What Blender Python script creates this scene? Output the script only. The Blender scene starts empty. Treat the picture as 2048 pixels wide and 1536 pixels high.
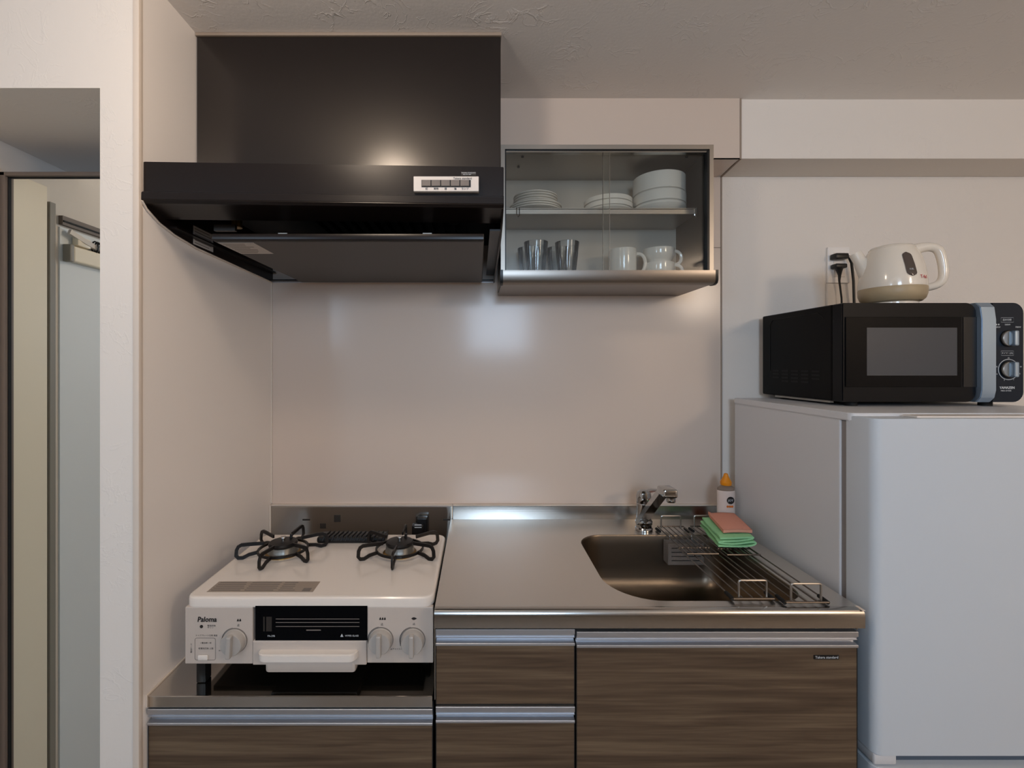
import bpy, bmesh, math, random
from mathutils import Vector, Matrix
random.seed(7)
S = bpy.context.scene
C = S.collection
PI = math.pi
# ---------------------------------------------------------------- survey of the place
CAMY, CAMZ, F, PX0, PY0 = -1.55, 1.362, 920.0, 958.0, 730.0
def X(px, y): return (px - PX0) / F * (y - CAMY)
def Z(py, y): return CAMZ + (PY0 - py) / F * (y - CAMY)
XL = -0.6975          # kitchen side of the left stub wall
CEIL = 2.179
WT = 0.85             # worktop height

def lin(c):
    return tuple((v / 12.92 if v <= .04045 else ((v + .055) / 1.055) ** 2.4) for v in (c[0] / 255, c[1] / 255, c[2] / 255))

# ---------------------------------------------------------------- materials
def mat(name, col, rough=.5, metal=0., spec=.5, coat=0., coat_r=.05, trans=0., ior=1.45, alpha=1., emit=None, es=1., bump=None, aniso=0., srgb=True):
    m = bpy.data.materials.new(name); m.use_nodes = True
    nt = m.node_tree; b = nt.nodes['Principled BSDF']
    c = lin(col) if srgb else col
    b.inputs['Base Color'].default_value = (*c, 1)
    b.inputs['Roughness'].default_value = rough
    b.inputs['Metallic'].default_value = metal
    b.inputs['Specular IOR Level'].default_value = spec
    b.inputs['Coat Weight'].default_value = coat
    b.inputs['Coat Roughness'].default_value = coat_r
    b.inputs['Transmission Weight'].default_value = trans
    b.inputs['IOR'].default_value = ior
    b.inputs['Alpha'].default_value = alpha
    b.inputs['Anisotropic'].default_value = aniso
    if emit:
        b.inputs['Emission Color'].default_value = (*lin(emit), 1); b.inputs['Emission Strength'].default_value = es
    if bump:   # (scale xyz, detail, strength, distance)
        sc, det, st, dist = bump
        tc = nt.nodes.new('ShaderNodeTexCoord'); mp = nt.nodes.new('ShaderNodeMapping')
        mp.inputs['Scale'].default_value = sc
        n = nt.nodes.new('ShaderNodeTexNoise'); n.inputs['Scale'].default_value = 1; n.inputs['Detail'].default_value = det
        bp = nt.nodes.new('ShaderNodeBump'); bp.inputs['Strength'].default_value = st; bp.inputs['Distance'].default_value = dist
        nt.links.new(tc.outputs['Object'], mp.inputs['Vector']); nt.links.new(mp.outputs[0], n.inputs['Vector'])
        nt.links.new(n.outputs['Fac'], bp.inputs['Height']); nt.links.new(bp.outputs[0], b.inputs['Normal'])
    return m

def wallpaper(name, col, strength=.25, scale=9.0):
    """embossed plaster-look wallpaper: sparse trowel strokes"""
    m = mat(name, col, .85, spec=.2)
    nt = m.node_tree; b = nt.nodes['Principled BSDF']; N = nt.nodes.new; L = nt.links.new
    tc = N('ShaderNodeTexCoord'); nz = N('ShaderNodeTexNoise'); nz.inputs['Scale'].default_value = scale; nz.inputs['Detail'].default_value = 5
    nz.inputs['Distortion'].default_value = 1.6
    r = N('ShaderNodeValToRGB'); r.color_ramp.elements[0].position = .47; r.color_ramp.elements[1].position = .53
    e = r.color_ramp.elements.new(.50); e.color = (1, 1, 1, 1); r.color_ramp.elements[0].color = (0, 0, 0, 1); r.color_ramp.elements[2].color = (.0, .0, .0, 1)
    fine = N('ShaderNodeTexNoise'); fine.inputs['Scale'].default_value = 130; fine.inputs['Detail'].default_value = 3
    ms = N('ShaderNodeTexNoise'); ms.inputs['Scale'].default_value = scale * .6
    mr = N('ShaderNodeMapRange'); mr.inputs['From Min'].default_value = .5; mr.inputs['From Max'].default_value = .62
    mul = N('ShaderNodeMath'); mul.operation = 'MULTIPLY'
    ad = N('ShaderNodeMath'); ad.operation = 'MULTIPLY_ADD'; ad.inputs[1].default_value = .22
    bp = N('ShaderNodeBump'); bp.inputs['Strength'].default_value = strength; bp.inputs['Distance'].default_value = .004
    for t in (nz, fine, ms): L(tc.outputs['Object'], t.inputs['Vector'])
    L(nz.outputs['Fac'], r.inputs[0]); L(ms.outputs['Fac'], mr.inputs[0]); L(r.outputs[0], mul.inputs[0]); L(mr.outputs[0], mul.inputs[1])
    L(fine.outputs['Fac'], ad.inputs[0]); L(mul.outputs[0], ad.inputs[2]); L(ad.outputs[0], bp.inputs['Height']); L(bp.outputs[0], b.inputs['Normal'])
    return m

def wood(name):
    m = mat(name, (70, 55, 40), .55, spec=.3)
    nt = m.node_tree; b = nt.nodes['Principled BSDF']; N = nt.nodes.new; L = nt.links.new
    tc = N('ShaderNodeTexCoord'); mp = N('ShaderNodeMapping'); mp.inputs['Scale'].default_value = (1.5, 1, 30)
    n1 = N('ShaderNodeTexNoise'); n1.inputs['Scale'].default_value = 1.3; n1.inputs['Detail'].default_value = 6; n1.inputs['Distortion'].default_value = .9
    mp2 = N('ShaderNodeMapping'); mp2.inputs['Scale'].default_value = (7, 1, 230)
    n2 = N('ShaderNodeTexNoise'); n2.inputs['Scale'].default_value = 1.; n2.inputs['Detail'].default_value = 4
    mix = N('ShaderNodeMath'); mix.operation = 'MULTIPLY_ADD'; mix.inputs[1].default_value = .36
    r = N('ShaderNodeValToRGB'); cr = r.color_ramp
    cr.elements[0].position = .42; cr.elements[0].color = (*lin((66, 52, 40)), 1)
    cr.elements[1].position = .98; cr.elements[1].color = (*lin((124, 105, 83)), 1)
    e = cr.elements.new(.66); e.color = (*lin((90, 73, 57)), 1)
    L(tc.outputs['Object'], mp.inputs[0]); L(tc.outputs['Object'], mp2.inputs[0]); L(mp.outputs[0], n1.inputs['Vector']); L(mp2.outputs[0], n2.inputs['Vector'])
    L(n2.outputs['Fac'], mix.inputs[0]); L(n1.outputs['Fac'], mix.inputs[2]); L(mix.outputs[0], r.inputs[0]); L(r.outputs[0], b.inputs['Base Color'])
    return m

M = {}
M['wall'] = wallpaper('white_wallpaper', (236, 228, 219), .16, 13)
M['rearwall'] = mat('rear_wall_darkened', (128, 118, 108), .85)  # unseen wall, colour darkened so chrome and hood reflect a dim room
M['ceiling'] = wallpaper('ceiling_wallpaper', (240, 234, 228), .34, 15)
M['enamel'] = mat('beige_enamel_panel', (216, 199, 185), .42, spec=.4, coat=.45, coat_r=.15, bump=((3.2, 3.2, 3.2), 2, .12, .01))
M['enamel_lit'] = mat('enamel_panel_lit', (246, 238, 231), .42, spec=.4, coat=.25, coat_r=.19, bump=((3.2, 3.2, 3.2), 2, .12, .01))  # same enamel lightened: the side wall's stronger light is in the colour
M['caulk'] = mat('white_caulk', (222, 208, 194), .5)
M['seam'] = mat('seam_brown', (152, 136, 121), .6)
M['hood'] = mat('hood_dark_brown', (25, 18, 16), .28, spec=.35)
M['hood_box'] = mat('hood_cover_brown', (25, 18, 16), .23, spec=.8)
M['hood_plate'] = mat('hood_plate', (54, 49, 45), .42, metal=.2)
M['black'] = mat('black_plastic', (18, 18, 19), .35)
M['blackmatte'] = mat('black_matte', (12, 12, 12), .7)
M['castiron'] = mat('black_enamel_trivet', (17, 13, 12), .4, spec=.35)
M['steel'] = mat('stainless_brushed', (190, 186, 180), .2, metal=1., bump=((3, 300, 300), 3, .06, .001))
M['steel_mirror'] = mat('stainless_mirror', (202, 197, 190), .08, metal=1., bump=((3, 3, 3), 2, .04, .01))
M['steel_top'] = mat('stainless_worktop', (216, 211, 204), .30, metal=1., bump=((2.5, 2.5, 2.5), 2, .05, .01))
M['steel_dull'] = mat('stainless_satin', (176, 168, 158), .38, metal=1.)
M['steel_grey'] = mat('grey_painted_panel', (186, 178, 166), .4)
M['steel_ledge'] = mat('stainless_ledge', (138, 130, 122), .3, metal=1.)
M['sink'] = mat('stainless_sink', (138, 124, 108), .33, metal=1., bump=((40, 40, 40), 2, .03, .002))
M['chrome'] = mat('chrome', (178, 178, 178), .09, metal=1.)
M['wire'] = mat('wire_steel', (180, 172, 163), .35, metal=1.)
M['wiredark'] = mat('wire_dark_steel', (112, 103, 95), .35, metal=1.)
M['alu'] = mat('aluminium_handle', (205, 207, 212), .45, metal=1.)
M['wood'] = wood('dark_walnut_laminate')
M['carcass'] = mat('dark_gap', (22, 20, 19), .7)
M['white'] = mat('white_enamel', (236, 226, 216), .18, spec=.5, coat=.4)
M['whitepl'] = mat('white_plastic', (222, 214, 207), .35)
M['stovepanel'] = mat('stove_front_panel', (200, 187, 176), .35)
M['plate'] = mat('outlet_plate', (246, 240, 234), .3)
M['knob'] = mat('grey_white_knob', (178, 171, 164), .3)
M['fridge'] = mat('fridge_white', (222, 220, 220), .38, spec=.4)
M['fridge_door'] = mat('fridge_door_daylit', (206, 213, 220), .36, spec=.4)  # white door tinted bluish, the window daylight put into its colour
M['fridge_grey'] = mat('fridge_gasket', (140, 136, 136), .5)
M['fridge'].node_tree.nodes['Principled BSDF'].inputs['Base Color'].default_value = (*lin((214, 214, 216)), 1)
M['fridge_dark'] = mat('fridge_handle_recess', (80, 92, 106), .5)
M['porcelain'] = mat('white_porcelain', (243, 236, 224), .12, coat=.4)
def glassmat(name, col, tint=.1, rough=.02):
    m = bpy.data.materials.new(name); m.use_nodes = True
    nt = m.node_tree; nt.nodes.remove(nt.nodes['Principled BSDF']); out = nt.nodes['Material Output']
    t = nt.nodes.new('ShaderNodeBsdfTransparent'); t.inputs[0].default_value = (*lin(col), 1)
    g = nt.nodes.new('ShaderNodeBsdfGlossy'); g.inputs['Roughness'].default_value = rough
    f = nt.nodes.new('ShaderNodeFresnel'); f.inputs[0].default_value = 1.5
    a = nt.nodes.new('ShaderNodeMath'); a.operation = 'ADD'; a.inputs[1].default_value = tint
    x = nt.nodes.new('ShaderNodeMixShader')
    nt.links.new(f.outputs[0], a.inputs[0]); nt.links.new(a.outputs[0], x.inputs[0]); nt.links.new(t.outputs[0], x.inputs[1]); nt.links.new(g.outputs[0], x.inputs[2])
    nt.links.new(x.outputs[0], out.inputs[0])
    return m
M['pane'] = glassmat('sliding_glass', (250, 251, 250), .01)
M['tumbler'] = glassmat('clear_glass', (250, 252, 253), .0, .05)
M['ovenglass'] = mat('dark_glass', (5, 6, 9), .06, spec=.12)
M['mwwin'] = mat('microwave_window', (62, 66, 72), .12, spec=.5)
M['mwblack'] = mat('microwave_black', (10, 12, 16), .3, spec=.2)
M['mwside'] = mat('microwave_side_black', (11, 10, 10), .45, spec=.15)
M['mwpanel'] = mat('microwave_panel', (12, 26, 40), .28, spec=.3)
M['silver'] = mat('silver_plastic', (168, 188, 208), .28, metal=.75)
M['knobsilver'] = mat('knob_silver', (176, 170, 162), .3, metal=.6)
M['print_white'] = mat('white_print', (205, 210, 214), .5)
M['print_grey'] = mat('grey_print', (120, 112, 106), .6)
M['print_black'] = mat('black_print', (34, 28, 26), .5)
M['print_red'] = mat('red_print', (190, 40, 60), .5)
M['paper'] = mat('sticker_paper', (190, 184, 178), .5)
M['sticker'] = mat('silver_sticker', (166, 152, 138), .4, metal=.3)
M['brass'] = mat('brass_burner', (150, 118, 62), .35, metal=.9)
M['burner'] = mat('burner_ring', (150, 146, 138), .35, metal=.8)
M['kettle'] = mat('cream_white_gloss', (238, 228, 213), .14, coat=.4)
M['kettle_base'] = mat('khaki_plastic', (178, 158, 126), .4)
M['gauge'] = mat('smoky_gauge', (122, 108, 100), .15, coat=.6)
M['orange'] = mat('orange_cap', (232, 142, 20), .35)
M['amber'] = mat('amber_liquid', (150, 74, 20), .12, trans=.35)
M['bottleclear'] = mat('cloudy_bottle', (176, 156, 140), .12, trans=.5)
M['labelw'] = mat('bottle_label', (222, 205, 194), .45)
M['label_orange'] = mat('label_orange', (206, 108, 32), .5)
M['green'] = mat('mint_green_cloth', (160, 220, 162), .9, spec=.1, bump=((160, 160, 160), 2, .5, .003))
M['pink'] = mat('salmon_sponge', (226, 158, 136), .9, spec=.1, bump=((220, 220, 220), 2, .4, .002))
M['mirror'] = mat('mirror', (226, 230, 228), .02, metal=1.)
M['frame_brown'] = mat('taupe_frame', (116, 102, 92), .5)
M['cream'] = mat('cream_door', (250, 238, 216), .4)
M['greytrim'] = mat('grey_trim', (148, 142, 132), .5)
M['blind'] = mat('pale_blind', (234, 238, 240), .5)
M['floor'] = mat('floor_wood', (142, 132, 122), .4)
M['clearplastic'] = mat('grey_clear_plastic', (150, 140, 132), .3, alpha=.35)

# ---------------------------------------------------------------- mesh helpers
ORG = {}
class MB:
    def __init__(s): s.bm = bmesh.new()
    def _add(s, tmp):
        me = bpy.data.meshes.new('t'); tmp.to_mesh(me); tmp.free(); s.bm.from_mesh(me); bpy.data.meshes.remove(me); return s
    def box(s, x0, x1, y0, y1, z0, z1, bev=0., seg=2, rot=None, edges=None):
        b = bmesh.new(); bmesh.ops.create_cube(b, size=1)
        for v in b.verts:
            v.co = Vector(((x0 + x1) / 2 + v.co.x * (x1 - x0), (y0 + y1) / 2 + v.co.y * (y1 - y0), (z0 + z1) / 2 + v.co.z * (z1 - z0)))
        if bev:
            es = b.edges[:]
            if edges:   # only edges parallel to an axis
                ax = 'xyz'.index(edges)
                es = [e for e in es if abs((e.verts[0].co - e.verts[1].co).normalized()[ax]) > .9]
            bmesh.ops.bevel(b, geom=es, offset=bev, segments=seg, affect='EDGES', profile=.5)
        if rot:
            cen, ang, axis = rot
            bmesh.ops.rotate(b, verts=b.verts, cent=cen, matrix=Matrix.Rotation(ang, 3, axis))
        return s._add(b)
    def prism(s, pts, axis, a0, a1, bev=0., seg=2):
        """pts: closed 2D outline; axis 'x': pts=(y,z); 'y': pts=(x,z); 'z': pts=(x,y)"""
        b = bmesh.new()
        def mk(p, a): return {'x': (a, p[0], p[1]), 'y': (p[0], a, p[1]), 'z': (p[0], p[1], a)}[axis]
        v0 = [b.verts.new(mk(p, a0)) for p in pts]; v1 = [b.verts.new(mk(p, a1)) for p in pts]
        b.faces.new(v0); b.faces.new(v1[::-1])
        n = len(pts)
        for i in range(n): b.faces.new((v0[i], v0[(i + 1) % n], v1[(i + 1) % n], v1[i]))
        bmesh.ops.recalc_face_normals(b, faces=b.faces)
        if bev: bmesh.ops.bevel(b, geom=[e for e in b.edges if e.calc_face_angle(0) > .8], offset=bev, segments=seg, affect='EDGES')
        return s._add(b)
    def lathe(s, prof, c=(0, 0, 0), n=48, axis='z', mod=None, cap=True):
        b = bmesh.new(); rings = []
        for (r, h) in prof:
            ring = []
            for i in range(n):
                t = 2 * PI * i / n; rr = r * (mod(t, h) if mod else 1)
                ring.append(b.verts.new((rr * math.cos(t), rr * math.sin(t), h)))
            rings.append(ring)
        for k in range(len(rings) - 1):
            for i in range(n): b.faces.new((rings[k][i], rings[k][(i + 1) % n], rings[k + 1][(i + 1) % n], rings[k + 1][i]))
        if cap: b.faces.new(rings[0][::-1]); b.faces.new(rings[-1])
        bmesh.ops.remove_doubles(b, verts=b.verts, dist=1e-6)
        R = {'z': Matrix.Identity(3), 'y': Matrix.Rotation(PI / 2, 3, 'X'), 'x': Matrix.Rotation(PI / 2, 3, 'Y')}[axis] if isinstance(axis, str) else axis
        for v in b.verts: v.co = R @ v.co + Vector(c)
        bmesh.ops.recalc_face_normals(b, faces=b.faces)
        return s._add(b)
    def tube(s, pts, r=.003, n=8, closed=False, square=None, rs=None):
        """round tube, or rectangular bar when square=(w,h) (w sideways, h along the 'up')"""
        b = bmesh.new(); P = [Vector(p) for p in pts]; m = len(P); rings = []
        up0 = Vector((0, 0, 1)); prevu = None
        for i in range(m):
            if closed: t = (P[(i + 1) % m] - P[i - 1])
            else: t = (P[min(i + 1, m - 1)] - P[max(i - 1, 0)])
            t.normalize()
            if prevu is None:
                u = up0 if abs(t.z) < .95 else Vector((1, 0, 0))
            else: u = prevu
            u = (u - t * u.dot(t)); u.normalize(); prevu = u
            w = t.cross(u)
            rr = rs[i] if rs else r
            if square:
                cs = [(-1, -1), (1, -1), (1, 1), (-1, 1)]
                ring = [b.verts.new(P[i] + w * (a * square[0] / 2) + u * (c2 * square[1] / 2)) for a, c2 in cs]
            else:
                ring = [b.verts.new(P[i] + (w * math.cos(2 * PI * k / n) + u * math.sin(2 * PI * k / n)) * rr) for k in range(n)]
            rings.append(ring)
        k = len(rings[0])
        for i in range(m if closed else m - 1):
            A, B = rings[i], rings[(i + 1) % m]
            for j in range(k): b.faces.new((A[j], A[(j + 1) % k], B[(j + 1) % k], B[j]))
        if not closed: b.faces.new(rings[0][::-1]); b.faces.new(rings[-1])
        bmesh.ops.recalc_face_normals(b, faces=b.faces)
        return s._add(b)
    def quad(s, a, b_, c, d):
        vs = [s.bm.verts.new(p) for p in (a, b_, c, d)]; s.bm.faces.new(vs); return s
    def text(s, txt, size, loc, face='-y', align='CENTER', depth=.0003, stretch=1., shear=0., tilt=0., bold=0.):
        cu = bpy.data.curves.new('t', 'FONT'); cu.body = txt; cu.size = size; cu.align_x = align; cu.align_y = 'CENTER'
        cu.extrude = depth / 2; cu.resolution_u = 2; cu.shear = shear; cu.offset = bold
        ob = bpy.data.objects.new('t', cu); C.objects.link(ob)
        dg = bpy.context.evaluated_depsgraph_get(); me = bpy.data.meshes.new_from_object(ob.evaluated_get(dg))
        R = {'-y': Matrix.Rotation(PI / 2, 4, 'X'), '+z': Matrix.Identity(4)}[face] if isinstance(face, str) else face
        me.transform(Matrix.Translation(loc) @ R @ Matrix.Rotation(tilt, 4, 'Z') @ Matrix.Diagonal((stretch, 1, 1, 1)))
        s.bm.from_mesh(me)
        C.objects.unlink(ob); bpy.data.objects.remove(ob); bpy.data.curves.remove(cu); bpy.data.meshes.remove(me)
        return s
    def build(s, name, m, parent=None, local=False, ang=.5):
        bm = s.bm
        bm.normal_update()
        for e in bm.edges:
            if len(e.link_faces) == 2:
                an = e.calc_face_angle(0); a0, a1 = e.link_faces[0].calc_area(), e.link_faces[1].calc_area()
                e.smooth = an < ang and not (an > .15 and max(a0, a1) > 12 * min(a0, a1))
        for f in bm.faces: f.smooth = True
        if parent is not None: o0 = Vector((0, 0, 0)) if local else ORG[parent]
        else:
            xs = [v.co for v in bm.verts]
            o0 = Vector(((min(v.x for v in xs) + max(v.x for v in xs)) / 2, (min(v.y for v in xs) + max(v.y for v in xs)) / 2, min(v.z for v in xs)))
        for v in bm.verts: v.co -= o0
        me = bpy.data.meshes.new(name); bm.to_mesh(me); bm.free(); me.materials.append(m if not isinstance(m, str) else M[m])
        o = bpy.data.objects.new(name, me); C.objects.link(o)
        if parent is not None: o.parent = parent; ORG[o] = ORG[parent]
        else: o.location = o0; ORG[o] = o0
        return o

def thing(name, loc, label, cat, group=None, rotz=0):
    o = bpy.data.objects.new(name, None); C.objects.link(o); o.location = loc; o.rotation_euler = (0, 0, rotz); o.empty_display_size = .05
    ORG[o] = Vector(loc); return tag(o, label, cat, group)
def tag(o, label, cat, group=None, kind=None):
    o['label'] = label; o['category'] = cat
    if group: o['group'] = group
    if kind: o['kind'] = kind
    return o
def struct(o): o['kind'] = 'structure'; return o
def copy_tree(o, parent=None):
    c = o.copy(); C.objects.link(c)
    if parent is not None: c.parent = parent
    for ch in [k for k in o.children]: copy_tree(ch, c)
    return c
def B(*a, **k): return MB().box(*a, **k)

# ================================================================= SETTING
yF = -.605                                    # front face of the stub wall / bulkhead
xJ = X(200, yF)                               # right jamb of the opening
xRec = -1.214
RX, RY, LX = 2.7, -3.35, -1.9
struct(B(LX - .1, RX + .1, RY - .1, 1.2, -.1, 0).build('floor', 'floor'))
struct(B(LX - .1, RX + .1, RY - .1, .02, CEIL, CEIL + .1).build('ceiling', 'ceiling'))
struct(B(xJ, RX + .1, 0, .1, 0, CEIL).build('wall_back', 'wall'))
bmr = struct(B(XL + .004, RX, -.137, 0, 1.996, CEIL, bev=.0015).build('trim_1', 'wall'))          # ceiling beam
struct(B(RX, RX + .1, RY, .0, 0, CEIL).build('wall_right', 'wall'))
struct(MB().box(xJ, XL - .006, yF, 0, 0, 1.931).box(LX, XL - .006, yF, 1.1, 1.931, CEIL).build('wall_left', 'wall'))   # stub + bulkhead
struct(B(LX, xRec, yF, 1.1, 0, 1.931).build('wall_recess', 'wall'))
struct(B(LX, xRec, -1.35, yF, 0, CEIL).build('wall_entry', 'wall'))
struct(B(LX, xJ, 1.1, 1.2, 0, CEIL).build('wall_far', 'wall'))
struct(B(LX - .1, LX, RY, 1.1, 0, CEIL).build('wall_side', 'wall'))
# rear wall (behind the camera) with two window openings
wins = [(-1.88, -1.52, 1.58, 2.04), (-.12, .52, 1.50, 2.08)]
rw = MB()
xs = [LX, wins[0][0], wins[0][1], wins[1][0], wins[1][1], RX]
for i in range(5):
    if i in (1, 3):
        w = wins[0] if i == 1 else wins[1]
        rw.box(xs[i], xs[i + 1], RY - .1, RY, 0, w[2]); rw.box(xs[i], xs[i + 1], RY - .1, RY, w[3], CEIL)
    else: rw.box(xs[i], xs[i + 1], RY - .1, RY, 0, CEIL)
struct(rw.build('wall_rear', 'rearwall'))
for k, w in enumerate(wins):
    f = MB()
    for a in ((w[0], w[0] + .04, w[2], w[3]), (w[1] - .04, w[1], w[2], w[3]), (w[0], w[1], w[2], w[2] + .04), (w[0], w[1], w[3] - .04, w[3]), ((w[0] + w[1]) / 2 - .02, (w[0] + w[1]) / 2 + .02, w[2], w[3])):
        f.box(a[0], a[1], RY - .07, RY - .02, a[2], a[3])
    struct(f.build('window_%d' % (k + 1), 'whitepl'))

# enamel kitchen panels
struct(B(XL - .006, XL, yF + .004, -.0005, 0, CEIL).build('trim_2', 'enamel_lit'))
struct(B(XL - .0115, XL + .0015, yF - .004, yF + .008, 0, CEIL, bev=.0015).build('trim_3', 'caulk'))
xP = .8137
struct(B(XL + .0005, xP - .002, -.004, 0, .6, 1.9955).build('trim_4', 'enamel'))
struct(B(xP - .002, xP + .003, -.006, 0, .5, 1.9955, bev=.001).build('trim_5', 'seam'))
xPb = X(1478, -.137)
struct(MB().box(XL + .004, xPb, -.141, -.137, 1.9935, CEIL).box(XL + .004, xPb, -.141, -.004, 1.9935, 1.996).build('trim_6', 'enamel'))
struct(MB().box(xPb, xPb + .005, -.142, -.137, 1.9925, CEIL).prism([(xPb, -.141), (xPb + .005, -.141), (xP + .003, -.002), (xP - .002, -.002)], 'z', 1.9925, 1.996).build('trim_7', 'seam'))
struct(B(XL, XL + .004, -.008, -.004, .9, 1.66).build('trim_8', 'caulk'))
# narrow upper strip of panel right of the cabinet with its joint
struct(MB().box(.774, .775, -.0052, -.004, 1.757, 1.99).box(.774, xP - .002, -.0055, -.004, 1.7555, 1.7575).build('trim_9', 'seam'))

# mirrored door in the recess, its frame, an open cream door leaf beside it
yD = -.38
dr = MB().box(X(20, yD), xJ + .001, yD, yD + .03, .02, Z(356, yD))
door = struct(dr.build('door_1', 'mirror'))
ORG[door] = ORG[door]
fr = MB().box(xRec + .001, X(18.5, yD), yD - .012, yD + .05, 0, Z(347, yD), bev=.0015).box(xRec + .001, xJ, yD - .012, yD + .05, Z(355, yD), Z(347, yD), bev=.0015)
fr.build('door_frame', 'frame_brown', door)
MB().box(X(18.5, yD), X(20, yD), yD - .004, yD + .028, .02, Z(355, yD)).box(X(20, yD), xJ, yD - .004, yD + .028, Z(356, yD), Z(355, yD)).build('gasket', 'blackmatte', door)
struct(B(xRec, xRec + .008, -.495, -.396, .01, 1.86, bev=.001).build('door_3', 'cream'))
struct(B(xRec, xRec + .010, -.519, -.501, 0, 1.821, bev=.001).build('trim_10', 'greytrim'))
d2 = struct(B(xRec, xRec + .004, -1.26, -.538, .01, 1.762).build('door_2', 'blind'))
MB().box(xRec, xRec + .012, -1.28, -.538, 1.768, 1.794).build('header', 'frame_brown', d2)
MB().box(xRec + .012, xRec + .014, -1.28, -.54, 1.776, 1.781).build('header_groove', 'blackmatte', d2)
B(xRec + .004, xRec + .026, -.80, -.560, 1.666, 1.712, bev=.004).build('door_closer', 'cream', d2)
B(xRec + .004, xRec + .027, -.560, -.546, 1.664, 1.714, bev=.002).build('closer_cap', 'greytrim', d2)
MB().tube([(xRec + .016, -.555, 1.752), (xRec + .022, -.60, 1.735), (xRec + .020, -.66, 1.722)], square=(.010, .014)).build('closer_arm', 'whitepl', d2)
B(xRec + .004, xRec + .024, -.625, -.575, 1.716, 1.745, bev=.006).build('closer_bracket', 'cream', d2)
cj = MB()
for k in range(5): cj.tube([(xRec + .020 + .010 * math.sin(t / 12 * 2 * PI), -.640 - .010 * k, 1.728 + .018 * math.cos(t / 12 * 2 * PI)) for t in range(12)], .0022, 6, closed=True)
cj.build('closer_spring', 'castiron', d2)

# ceiling lamps (outside the frame) : fixture + lamp
def ceiling_lamp(x, y, r, label):
    t = thing('ceiling_light', (x, y, CEIL - .03), label, 'lamp')
    MB().lathe([(r, .0), (r, .028)], (x, y, CEIL - .029)).build('housing', 'whitepl', t)
    MB().lathe([(r * .9, 0), (r * .9, .004)], (x, y, CEIL - .034)).build('rim', 'whitepl', t)
    return t
L1 = (-.33, -1.10); L2 = (1.95, -2.55)
ceiling_lamp(*L1, .12, 'round flush ceiling lamp in front of the range hood')
ceiling_lamp(*L2, .2, 'larger round flush ceiling lamp towards the room behind')

# ================================================================= RANGE HOOD
hx0, hx1 = XL + .0015, .052
hood = thing('range_hood', ((hx0 + hx1) / 2, -.3, 1.63), 'dark brown wall-mounted range hood with push-button strip over the stove', 'range hood')
yB = -.418
B(hx0 + .001, hx1 + .0015, yB, -.143, 1.783, 2.170, bev=.002).box(hx0 + .004, hx1 - .002, -.143, -.006, 1.783, 1.985).build('duct_cover', 'hood_box', hood)
B(hx0, hx1 + .003, yB - .004, -.143, 2.1705, CEIL - .001).build('top_trim', 'seam', hood)
# canopy front beam
def canopy_beam():
    prof = [(-.5965, 1.784), (-.5965, 1.722), (-.6030, 1.719), (-.6035, 1.703), (-.597, 1.697), (-.586, 1.696), (-.530, 1.684), (-.528, 1.688), (-.575, 1.703), (-.589, 1.708), (-.589, 1.780), (-.30, 1.780), (-.006, 1.780), (-.006, 1.784)]
    b = MB(); b.prism(prof, 'x', hx0, hx1, bev=.0012)
    for v in b.bm.verts:       # the front hangs very slightly lower and shallower at its right end
        k = (v.co.x - hx0) / (hx1 - hx0); f = min(1, max(0, -v.co.y / .6))
        v.co.y += .012 * k * f; v.co.z -= .006 * k * f
    return b
canopy_beam().build('canopy', 'hood', hood)
side = [(-.589, 1.778), (-.594, 1.722), (-.601, 1.717), (-.601, 1.703), (-.588, 1.690), (-.55, 1.672), (-.50, 1.660), (-.42, 1.651), (-.30, 1.648), (-.006, 1.641), (-.006, 1.778)]
MB().prism(side, 'x', hx0, hx0 + .004).build('side_plate', 'hood', hood)
MB().prism([(a * .98, b - .003) for a, b in side], 'x', hx1 - .004, hx1).build('side_plate', 'hood', hood)
MB().box(hx1 - .028, hx1 - .004, -.52, -.02, 1.662, 1.666).box(hx0 + .004, hx0 + .02, -.52, -.02, 1.668, 1.672).box(hx0 + .004, hx1 - .004, -.03, -.006, 1.641, 1.645).build('inner_rim', 'hood', hood)
MB().box(hx0 + .003, hx1 - .003, -.0065, -.004, 1.6385, 1.641).build('rear_strip', 'alu', hood)
MB().tube([(hx0 + .0015, a - .001, b - .002) for a, b in side[3:10]], .0024, 6).build('edge_strip', 'caulk', hood)
# rectifier plate
pl = B(-.582, .011, -.545, -.045, 1.632, 1.646, bev=.004).build('rectifier_plate', 'hood_plate', hood)
B(-.582, .011, -.549, -.545, 1.634, 1.648, bev=.0015).build('front_rim', 'hood', pl)
B(-.576, -.497, -.536, -.436, 1.6312, 1.6318).build('caution_sticker', 'paper', pl)
tx = MB()
for k in range(7): tx.box(-.570, -.570 + random.uniform(.04, .064), -.527 + k * .0125, -.524 + k * .0125, 1.6308, 1.6312)
tx.build('printed_lines', 'print_grey', pl)
for px in (567, 855):
    B(X(px - 9, -.50), X(px + 9, -.50), -.505, -.497, 1.650, 1.662).build('clip', 'steel_dull', hood)
# filter grille and inner box
g = B(-.66, .03, -.50, -.05, 1.752, 1.758)
g.build('filter_backing', 'blackmatte', hood)
g = MB()
for k in range(14): g.box(-.44 + k * .03, -.425 + k * .03, -.46, -.10, 1.735, 1.75)
g.build('filter_fins', 'blackmatte', hood)
MB().lathe([(.012, 0), (.012, .05), (.008, .055)], (X(474, -.45), -.45, 1.69), 20).build('lamp_holder', 'brass', hood)
B(X(430, -.47), X(472, -.47), -.475, -.465, 1.676, 1.69).build('lamp_bracket', 'hood_plate', hood)
MB().lathe([(.010, 0), (.010, .02)], (X(910, -.45), -.45, 1.70), 20).build('lock_knob', 'chrome', hood)
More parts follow.
